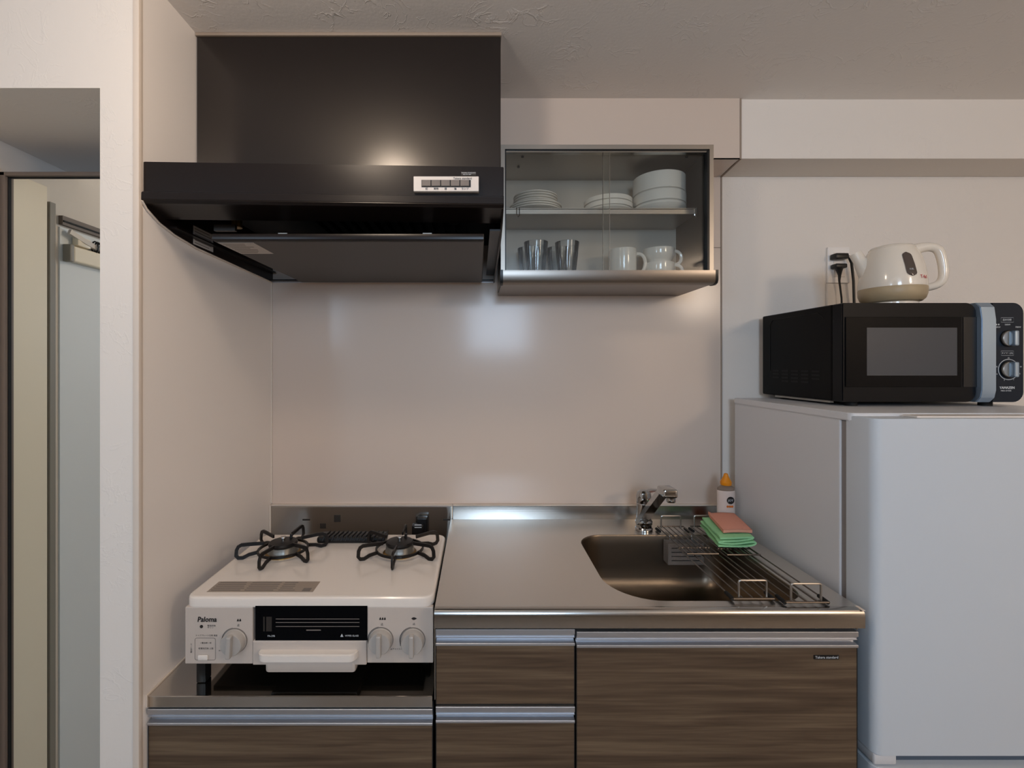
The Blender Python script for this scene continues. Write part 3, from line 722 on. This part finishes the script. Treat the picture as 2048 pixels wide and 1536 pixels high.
# grill front: black glass + frame + drawer front + handle
gd = B(sxp(506), sxp(733.5), yS - .002, yS + .010, szp(1329), szp(1281), bev=.002).build('grill_drawer', 'stovepanel', st)
gw = B(sxp(511), sxp(735), yS - .001, yS + .008, szp(1280), szp(1211.5)).build('grill_window', 'ovenglass', st)
ww = MB()
for k, py in enumerate((1238, 1245, 1253)): ww.box(sxp(552), sxp(719), yS - .0014, yS - .001, szp(py), szp(py - 1.2))
ww.box(sxp(613), sxp(642), yS - .0016, yS - .001, szp(1260.6), szp(1258.6))
ww.build('rack_lines', 'print_grey', gw)
B(sxp(533), sxp(544), yS - .0014, yS - .001, szp(1262), szp(1233)).box(sxp(527), sxp(530), yS - .0014, yS - .001, szp(1262), szp(1233)).build('inner_frame', 'hood_plate', gw)
MB().text('PA-29B', .0052, (sxp(543), yS - .0012, szp(1271.5))).text('HYPER GLASS', .0048, (sxp(704), yS - .0012, szp(1271))).prism([(sxp(681), szp(1273)), (sxp(687), szp(1273)), (sxp(684), szp(1267))], 'y', yS - .0013, yS - .001).build('lettering', 'print_white', gw)
# handle ledge (curved)
hp = [(sxp(514), szp(1293)), (sxp(514.5), szp(1302)), (sxp(522), szp(1307.5)), (sxp(540), szp(1309)), (sxp(695), szp(1308)), (sxp(712), szp(1306)), (sxp(719), szp(1300)), (sxp(720), szp(1293))]
hd = MB(); xm0, xm1 = sxp(520.5), sxp(717)
hd.prism(rrect(xm0, xm1, yS - .021, yS + .02, .018, 6, [.001, .001, .018, .018]), 'z', szp(1313.5), szp(1298), bev=.002)
hd.build('grill_handle', 'white', gd)
B(sxp(531), sxp(712), yS - .004, yS + .02, szp(1345), szp(1322), bev=.007).build('drip_front', 'stovepanel', gd)
MB().prism([(sxp(531), szp(1340)), (sxp(712), szp(1340)), (sxp(708), szp(1352)), (sxp(535), szp(1352))], 'y', yS + .02, -.25).build('drip_tray', 'hood_plate', gd)
# knobs
def knob(px, py, m, rot):
    c = (sxp(px), yS, szp(py))
    k = MB().lathe([(.0255, 0), (.0255, .003), (.0245, .004), (.0238, .016), (.022, .019), (.001, .0195)], c, 40, axis='y').build('knob', m, st)
    q = MB(); q.box(c[0] - .0052, c[0] + .0052, yS - .030, yS - .015, c[2] - .0235, c[2] + .0235, bev=.003, rot=(c, rot, 'Y')); q.build('knob_grip', m, k)
    MB().lathe([(.0268, 0), (.0268, .001)], (c[0], c[1] - .0002, c[2]), 40, axis='y').build('knob_ring', 'print_grey', k)
    return k
knob(470, 1281, 'knob', .05); knob(762, 1279, 'knob', 0); knob(826, 1279.5, 'knob', 0)
pr = MB().text('Paloma', .0150, bold=.00035, loc= (sxp(414), yS - .0004, szp(1239)), shear=.15, stretch=.95, depth=.0006)
pr.lathe([(.0035, 0), (.0035, .0005)], (sxp(403), yS - .0001, szp(1253)), 16, axis='y')
pr.build('brand_lettering', 'print_black', lpn)
pr = MB()
def flames(pr, px, py, n):
    for k in range(n):
        cx = px + (k - (n - 1) / 2) * 4.6
        pr.prism([(sxp(cx - 2), szp(py + 2.5)), (sxp(cx + 2), szp(py + 2.5)), (sxp(cx + 1.9), szp(py)), (sxp(cx + .4), szp(py - 3)), (sxp(cx - 1.2), szp(py - .5))], 'y', yS - .0005, yS)
flames(pr, 478, 1240, 2)
def dial(pr, px, py):
    for k in range(12):
        a0, a1 = math.radians(100 + k * 8.5), math.radians(100 + (k + 1) * 8.5); w0 = .0004 + .00012 * k
        c = Vector((sxp(px), 0, szp(py))); R_ = .0275
        pr.prism([(c.x + (R_) * math.cos(a0), c.z + R_ * math.sin(a0)), (c.x + (R_ + w0) * math.cos(a0), c.z + (R_ + w0) * math.sin(a0)), (c.x + (R_ + w0) * math.cos(a1), c.z + (R_ + w0) * math.sin(a1)), (c.x + R_ * math.cos(a1), c.z + R_ * math.sin(a1))], 'y', yS - .0005, yS)
dial(pr, 470, 1281)
pr.text('止', .006, (sxp(477), yS - .0004, szp(1250.5)))
pr.build('markings', 'print_black', lpn)
pr = MB().text('電池交換', .0045, (sxp(423), yS - .0004, szp(1251.5))).text('サイン', .0045, (sxp(421), yS - .0004, szp(1255.5)))
pr.text('トッププレート注意 高温', .0042, (sxp(413), yS - .0004, szp(1271))).text('1.電池単一形', .0044, (sxp(412), yS - .0004, szp(1286))).text('乾電池交換 上面', .0044, (sxp(412), yS - .0004, szp(1297)))
pr.text('電池ケース', .0042, (sxp(383), yS - .0004, szp(1296)), tilt=PI / 2).text('▲チャイルド', .0035, (sxp(447), yS - .0004, szp(1301)))
pr.build('small_print', 'print_grey', lpn)
bxp = rrect(sxp(390), sxp(431), szp(1320), szp(1276), .004, 5)
bo = MB(); bo.tube([(p[0], yS - .0001, p[1]) for p in bxp], .0005, 5, closed=True); bo.build('battery_cover_seam', 'print_grey', lpn)
B(sxp(397), sxp(417), yS - .004, yS, szp(1319), szp(1309), bev=.002).build('battery_latch', 'white', lpn)
pr = MB(); flames(pr, 765, 1237, 3); dial(pr, 762, 1279); dial(pr, 826, 1279.5)
pr.prism([(sxp(822.5), szp(1237)), (sxp(826), szp(1239.6)), (sxp(829), szp(1239.6)), (sxp(834), szp(1237)), (sxp(829), szp(1234.6)), (sxp(826), szp(1234.6))], 'y', yS - .0005, yS)
pr.text('止', .006, (sxp(764), yS - .0004, szp(1248.5))).text('止', .006, (sxp(828), yS - .0004, szp(1248)))
pr.text('弱', .005, (sxp(740), yS - .0004, szp(1290))).text('弱', .005, (sxp(802), yS - .0004, szp(1290)))
pr.build('markings', 'print_black', rpn)
MB().text('▲チャイルド', .0045, (sxp(793), yS - .0004, szp(1298))).build('small_print', 'print_grey', rpn)
for (xx, yy) in ((X(408, -.535), -.535), (sx1 - .03, -.44), (sx0 + .05, -.22), (sx1 - .03, -.22)):
    B(xx - .010, xx + .010, yy - .012, yy + .012, zd + .0006, zb + .01, bev=.002).build('foot', 'black', st)
B(sx0 + .03, sx1 - .03, -.50, -.21, zb - .012, zs - .14).build('under_pan', 'hood_plate', st)
# rear exhaust grille
ex = MB().box(X(640, -.23), X(775, -.23), -.262, -.212, zs - .002, zs + .018, bev=.008, seg=3).build('exhaust_grille', 'black', st)
q = MB()
for k in range(14):
    xx = X(650, -.24) + k * .0128
    q.tube([(xx, -.2635, zs + .008), (xx + .004, -.258, zs + .0195), (xx + .009, -.220, zs + .0195)], .002, 6)
q.build('grille_bars', 'castiron', ex)
# burners + trivets
for (cx, cy, rt) in ((-.520, -.328, math.radians(-6)), (-.2110, -.325, math.radians(0))):
    br = MB().lathe([(.044, 0), (.044, .003), (.038, .006)], (cx, cy, zs), 40).build('burner', 'brass', st)
    MB().lathe([(.038, .006), (.037, .008), (.035, .022), (.03, .024)], (cx, cy, zs), 60, mod=lambda t, z: 1 + .02 * (1 if math.sin(30 * t) > 0 else 0)).build('burner_ring', 'burner', br)
    MB().lathe([(.036, .024), (.037, .027), (.034, .032), (.02, .034), (.012, .034), (.001, .034)], (cx, cy, zs), 40).build('burner_cap', 'castiron', br)
    MB().lathe([(.0045, .03), (.0045, .038), (.007, .040), (.007, .044), (.001, .045)], (cx, cy, zs), 20).build('heat_sensor', 'chrome', br)
    MB().tube([(cx + .012, cy + .02, zs + .03), (cx + .013, cy + .022, zs + .043)], .004, 8).build('igniter', 'black', br)
    tr = MB(); zr = zs + .013; R_ = .0615
    tr.tube([(cx + R_ * math.cos(2 * PI * k / 40), cy + R_ * math.sin(2 * PI * k / 40), zr) for k in range(40)], closed=True, square=(.0045, .006))
    trv = tr.build('trivet', 'castiron', st)
    for k in range(6):
        a = math.radians(30 + 60 * k) + rt; d = Vector((math.cos(a), math.sin(a), 0)); o = Vector((cx, cy, 0))
        pr_ = [(R_ - .002, zr), (R_ + .02, zr - .003), (.096, zs + .004), (.106, zs + .0055), (.111, zs + .012), (.110, zs + .026), (.106, zs + .034), (.099, zs + .0375), (.085, zs + .037), (.046, zs + .034)]
        MB().tube([o + d * r + Vector((0, 0, z)) for r, z in pr_], square=(.0042, .0085), ).build('trivet_arm', 'castiron', trv, ang=.8)
# gas tap behind the stove
gt = thing('gas_tap', (X(840, -.05), -.05, zd), 'black gas tap with a white-printed cap behind the right burner', 'gas tap')
B(X(826, -.05), X(848, -.05), -.078, -.052, zd + .0006, Z(1048, -.065), bev=.003).build('tap_cap', 'black', gt)
B(X(834, -.05), X(854, -.05), -.052, -.021, zd + .0006, Z(1034, -.04), bev=.004).build('tap_body', 'black', gt)
for py in (1051, 1056): B(X(829, -.08), X(843, -.08), -.0786, -.078, Z(py, -.08), Z(py - 1.5, -.08)).build('printed_line', 'print_white', gt)

# ================================================================= REFRIGERATOR
fx0, fx1 = .8333, 1.43
ftop = 1.2545
fg = thing('refrigerator', ((fx0 + fx1) / 2, -.3, 0), 'white two-door refrigerator with a microwave standing on it', 'refrigerator')
B(fx0, fx1, -.488, -.05, .04, ftop - .014, bev=.003).build('body', 'fridge', fg)
MB().prism(rrect(fx0 - .003, fx1 + .003, -.525, -.045, .012, 4), 'z', ftop - .018, ftop, bev=.002).build('top_panel', 'fridge', fg)
B(fx0 + .004, fx1 - .004, -.504, -.488, .06, ftop - .02).build('gasket', 'fridge_grey', fg)
dz0 = Z(1513, -.582)
def door_fr(z0, z1): return MB().prism(rrect(fx0, fx1, -.582, -.504, .018, 6, [.003, .003, .018, .018]), 'z', z0, z1, bev=.0015)
door_fr(dz0, ftop - .006).build('upper_door', 'fridge_door', fg)
B(fx0 + .10, fx1 - .1, -.570, -.535, ftop - .006, ftop - .001, bev=.002).build('hinge_cover', 'whitepl', fg)
B(fx0 + .002, fx0 + .05, -.578, -.512, dz0 - .022, dz0, bev=.004).build('door_hinge', 'fridge', fg)
B(fx0 + .05, fx1 - .004, -.560, -.504, dz0 - .03, dz0).build('handle_recess', 'fridge_dark', fg)
door_fr(.07, dz0 - .026).build('lower_door', 'fridge_door', fg)
B(fx0 + .03, fx1 - .03, -.45, -.08, 0, .045).build('plinth', 'fridge_grey', fg)

# ================================================================= MICROWAVE
mx0, mx1, myf, myb = .936, 1.402, -.365, -.03
mz0, mz1 = 1.2665, 1.5222
def ux(px): return X(px, myf)
def uz(py): return Z(py, myf)
mw = thing('microwave_oven', ((mx0 + mx1) / 2, -.2, ftop), 'black microwave oven with silver strip and two dials, on the refrigerator', 'microwave')
B(mx0, mx1, myf + .035, myb, mz0, mz1, bev=.004).build('casing', 'mwside', mw)
# side details
sd = MB()
ov_ = [(mx0 - .0006, y, z) for y, z in [(-.07, 1.345), (-.07, 1.49), (-.085, 1.505), (-.28, 1.505), (-.30, 1.49)]]
sd.tube(ov_, .0009, 6)
for c in range(5):
    for r in range((3 if c in (1, 2, 3) else 2) + 1):
        sd.box(mx0 - .0008, mx0 + .001, -.085 - c * .043 - .03, -.085 - c * .043, 1.300 + .0105 * (4 - r) , 1.3045 + .0105 * (4 - r))
sd.build('side_vents', 'blackmatte', mw)
B(mx0 + .01, mx0 + .02, -.31, -.08, mz0 - .006, mz0).build('base_strip', 'steel_grey', mw)
for (xx, yy) in ((mx0 + .05, -.33), (mx1 - .06, -.33), (mx0 + .05, -.07), (mx1 - .06, -.07)):
    MB().lathe([(.014, 0), (.014, mz0 - ftop)], (xx, yy, ftop), 16).build('foot', 'blackmatte', mw)
xd1 = ux(1953)
md = MB().prism(rrect(mx0, xd1, mz0, mz1, .012, 6, [.025, .004, .004, .025]), 'y', myf, myf + .035, bev=.002).build('door', 'mwblack', mw)
B(ux(1690), ux(1921), myf - .0025, myf, uz(774), uz(634), bev=.0008).build('door_glass', 'ovenglass', md)
B(ux(1732), ux(1912), myf - .0029, myf - .0025, uz(751), uz(655.5)).build('viewing_window', 'mwwin', md)
B(ux(1926), ux(1953), myf - .0012, myf, uz(774), uz(634), bev=.0005).build('grip_recess', 'black', md)
# silver strip (bent over the edge) and control panel
xs0, xs1 = ux(1953), ux(1982)
MB().prism([(myf - .013, uz(640)), (myf - .009, uz(615)), (myf + .002, mz1 + .0005), (myf + .035, mz1 + .0005), (myf + .035, mz0 - .0005), (myf + .002, mz0 - .0005), (myf - .009, uz(795)), (myf - .013, uz(780))], 'x', xs0, xs1, bev=.0015).build('silver_strip', 'silver', mw)
cpn = MB().prism(rrect(xs1, mx1, mz0, mz1, .012, 6, [.026, .001, .001, .026]), 'y', myf - .002, myf + .035, bev=.002).build('control_panel', 'mwpanel', mw)
for (px, py, big) in ((2015, 677, 0), (2015, 739, 1)):
    c = (ux(px), myf - .002, uz(py))
    rg = MB().lathe([(.0215, 0), (.0215, .0015), (.0195, .002)], c, 40, axis='y').build('dial_dish', 'mwside', cpn)
    kn = MB().lathe([(.0195, .001), (.0192, .005), (.018, .006), (.001, .006)], c, 36, axis='y').build('dial', 'knobsilver', cpn)
    B(c[0] - .0055, c[0] + .0055, c[1] - .0205, c[1] - .005, c[2] - .0195, c[2] + .0195, bev=.003).build('dial_grip', 'silver', kn)
tp_ = MB()
yy = myf - .0024
tp_.text('温め切替', .0058, (ux(2012), yy, uz(640))).text('500W', .0058, (ux(2013), yy, uz(649.5))).text('200W', .0058, (ux(1993), yy, uz(654.5))).text('700W', .0058, (ux(2034), yy, uz(654.5)))
tp_.text('● ●', .005, (ux(1993), yy, uz(649.5)))
for (a, b_) in ((635.5, 644.5), (702, 711)):
    tp_.tube([(ux(2000), yy, uz(a)), (ux(2025), yy, uz(a)), (ux(2025), yy, uz(b_)), (ux(2000), yy, uz(b_))], .0004, 4, closed=True)
tp_.text('タイマー(分)', .0052, (ux(2012.5), yy, uz(706.5)))
cc = (ux(2015), uz(739))
tp_.tube([(cc[0] + .0262 * math.cos(2 * PI * k / 36), yy, cc[1] + .0262 * math.sin(2 * PI * k / 36)) for k in range(36)], .0009, 4, closed=True)
for lab, dx_, dz_ in (('15', 0, 29.5), ('20', -31, 7), ('10', 31, 7), ('0', -30, -12), ('5', 29, -11), ('2', -11, -27), ('1', 13, -26)):
    tp_.text(lab, .005, (cc[0] + dx_ / 1000, yy, cc[1] + dz_ / 1000))
tp_.text('YAMAZEN', .0084, (ux(2012), yy, uz(775.5)), depth=.0005, bold=.0002).text('MRA-GT502', .0052, (ux(2010), yy, uz(781.5)))
tp_.build('lettering', 'print_white', cpn)

# ================================================================= KETTLE
kt = thing('electric_kettle', (1.150, -.268, 1.5228), 'cream white electric kettle with grey water gauge on the microwave', 'kettle', rotz=math.radians(-22))
def KB(name, m, mb, par=None, ang=.6): return mb.build(name, m, par or kt, local=True, ang=ang)
KB('power_base', 'kettle', MB().lathe([(.052, 0), (.056, .002), (.056, .010), (.047, .014)], n=48))
KB('base_band', 'kettle_base', MB().lathe([(.052, .012), (.063, .014), (.070, .021), (.0738, .033), (.0745, .050), (.0738, .0515)], n=64))
body = MB().lathe([(.0740, .0515), (.0743, .058), (.0730, .080), (.0695, .105), (.0635, .130), (.0555, .150), (.050, .160)], n=64)
bd_ = KB('kettle_body', 'kettle', body)
KB('lid', 'kettle', MB().lathe([(.0498, .1600), (.0505, .1615), (.046, .1665), (.032, .1705), (.001, .172)], n=48))
sp = MB(); sp.tube([(-.044, 0, .092), (-.060, 0, .115), (-.073, 0, .138), (-.083, 0, .158)], n=20, rs=[.030, .022, .0155, .0150]); KB('spout', 'kettle', sp, ang=1.2)
hpts = [(.040, 0, .152), (.060, 0, .160), (.082, 0, .161), (.100, 0, .153), (.107, 0, .130), (.111, 0, .100), (.111, 0, .078), (.104, 0, .060), (.088, 0, .052), (.068, 0, .049)]
P = [Vector(p) for p in hpts]
for _ in range(2):
    Q = [P[0]]
    for i in range(len(P) - 1): Q += [P[i].lerp(P[i + 1], .25), P[i].lerp(P[i + 1], .75)]
    Q.append(P[-1]); P = Q
rs = [.0125 + .0035 * max(0, 1 - abs(i / (len(P) - 1) - .05) * 5) - .003 * (i / (len(P) - 1)) for i in range(len(P))]
KB('handle', 'kettle', MB().tube(P, n=16, rs=rs), ang=1.2)
# gauge on the body, facing the camera side
def on_body(a, z, off=.0):
    prof = [(.0743, .058), (.0730, .080), (.0695, .105), (.0635, .130), (.0555, .150)]
    r = prof[-1][0]
    for (r0, z0), (r1, z1) in zip(prof, prof[1:]):
        if z0 <= z <= z1: r = r0 + (r1 - r0) * (z - z0) / (z1 - z0); break
    if z < .058: r = .0743
    r += off; return Vector((r * math.cos(a), r * math.sin(a), z))
ga = math.radians(-79)
b = bmesh.new(); rows = []
for j in range(17):
    v = j / 16; z = .074 + .066 * v; hwid = .0115 * math.sqrt(max(0.02, 1 - max(0, abs(v - .5) * 2 - .68) ** 2 / .32 ** 2))
    row = []
    for i in range(7):
        u = (i / 6 - .5) * 2; a = ga + u * hwid / .07 - (v - .5) * .12
        row.append(b.verts.new(on_body(a, z, .0012 + .0012 * (1 - u * u))))
    rows.append(row)
for j in range(16):
    for i in range(6): b.faces.new((rows[j][i], rows[j][i + 1], rows[j + 1][i + 1], rows[j + 1][i]))
ext = bmesh.ops.solidify(b, geom=b.faces[:], thickness=.003)
bmesh.ops.recalc_face_normals(b, faces=b.faces)
mb = MB(); mb._add(b); gg = mb.build('water_gauge', 'gauge', kt, local=True, ang=1.2)
def txt_on(s_, size, a, z, m, nm, par):
    p = on_body(a, z, .0032 if par is gg else .001)
    Rm = Matrix.Rotation(a + PI / 2, 4, 'Z') @ Matrix.Rotation(PI / 2 - .12, 4, 'X')
    return MB().text(s_, size, p, face=Rm).build(nm, m, par, local=True)
txt_on('0.8L', .006, ga + .02, .092, 'print_white', 'gauge_lettering', gg)
txt_on('T-fal', .013, math.radians(-52), .072, 'print_red', 'brand_lettering', bd_)

# ================================================================= OUTLET, PLUGS, CORDS
ox0, ox1, oz0, oz1 = X(1652, 0), X(1696, 0), Z(567, 0), Z(495, 0)
ol = thing('wall_outlet', ((ox0 + ox1) / 2, -.005, oz0), 'white wall socket plate with two black plugs in it, left of the kettle', 'outlet')
B(ox0, ox1, -.009, 0, oz0, oz1, bev=.003).build('plate', 'plate', ol)
B(ox0 + .018, ox1 - .018, -.011, -.008, oz0 + .02, oz1 - .02, bev=.001).build('socket', 'white', ol)
tag(B(ox0 - .001, ox0 + .028, -.008, 0, .0, oz0 - .001, bev=.001).build('cable_channel', 'wall'), 'pale vertical cable cover strip below the wall socket', 'cable cover')
zc1, zc2 = Z(513, -.03), Z(534, -.03)
c1 = thing('power_plug', (X(1685, -.03), -.03, zc1), 'upper black plug lying sideways in the wall socket with a thick cord', 'plug', 'plugs in the wall socket')
B(X(1668, -.03), X(1694, -.03), -.040, -.011, zc1 - .009, zc1 + .010, bev=.004).build('plug_body', 'black', c1)
MB().tube([(X(1692, -.03), -.028, zc1 + .002), (X(1700, -.03), -.028, zc1 - .002), (X(1705, -.03), -.026, zc1 - .02), (X(1706, -.02), -.022, zc1 - .08), (X(1709, -.02), -.018, zc1 - .14), (X(1712, -.02), -.015, zc1 - .19), (X(1712, -.02), -.015, 1.30)], n=10, rs=[.006, .0055, .0042, .0040, .0040, .0040, .0040]).build('cord', 'black', c1)
c2 = thing('power_plug', (X(1681, -.03), -.03, zc2), 'lower black plug hanging down from the wall socket with a thin cord', 'plug', 'plugs in the wall socket')
B(X(1669, -.03), X(1692, -.03), -.038, -.011, zc2 - .004, zc2 + .011, bev=.004).build('plug_body', 'black', c2)
MB().tube([(X(1680.5, -.03), -.026, zc2 - .002), (X(1680.5, -.03), -.026, zc2 - .012), (X(1681, -.03), -.026, zc2 - .026), (X(1681, -.03), -.025, zc2 - .045), (X(1683, -.02), -.020, zc2 - .10), (X(1686, -.02), -.016, zc2 - .15), (X(1686, -.02), -.014, 1.30)], n=10, rs=[.0125, .009, .005, .0032, .0028, .0028, .0028]).build('cord', 'black', c2)

# ================================================================= LIGHT
def area(name, loc, rot, sx, sy, power, col, shape='RECTANGLE', spread=None):
    l = bpy.data.lights.new(name, 'AREA'); l.shape = shape; l.size = sx
    if shape in ('RECTANGLE', 'ELLIPSE'): l.size_y = sy
    l.energy = power; l.color = col
    if spread: l.spread = spread
    o = bpy.data.objects.new(name, l); C.objects.link(o); o.location = loc; o.rotation_euler = rot; return o
WARM = (1.0, .81, .63); COOL = (.58, .77, 1.0)
def bulb(name, loc, power, r):
    l = bpy.data.lights.new(name, 'POINT'); l.energy = power; l.color = WARM; l.shadow_soft_size = r
    o = bpy.data.objects.new(name, l); C.objects.link(o); o.location = loc
bulb('lamp_kitchen', (L1[0], L1[1], CEIL - .10), 7.5, .065)
bulb('lamp_room', (L2[0], L2[1], CEIL - .22), 32, .17)
for k, w in enumerate(wins):
    area('daylight_%d' % k, ((w[0] + w[1]) / 2, RY - .012, (w[2] + w[3]) / 2), (PI / 2, 0, 0), w[1] - w[0], w[3] - w[2], (8, 23)[k], COOL)
wd = bpy.data.worlds.new('World'); S.world = wd; wd.use_nodes = True
wd.node_tree.nodes['Background'].inputs[0].default_value = (.55, .68, .9, 1); wd.node_tree.nodes['Background'].inputs[1].default_value = .6

# ================================================================= CAMERA
cd_ = bpy.data.cameras.new('Camera'); cam = bpy.data.objects.new('Camera', cd_); C.objects.link(cam)
cam.location = (0, CAMY, CAMZ); cam.rotation_euler = (PI / 2, 0, 0)
cd_.sensor_width = 36; cd_.lens = 36 * F / 2048; cd_.clip_start = .02
cd_.shift_x = (1024 - PX0) / 2048; cd_.shift_y = -(768 - PY0) / 2048
S.camera = cam
S.view_settings.view_transform = 'Standard'; S.view_settings.look = 'None'; S.view_settings.gamma = 1; S.view_settings.exposure = -.05; S.view_settings.use_curve_mapping = False
S.cycles.max_bounces = 10; S.cycles.transparent_max_bounces = 16
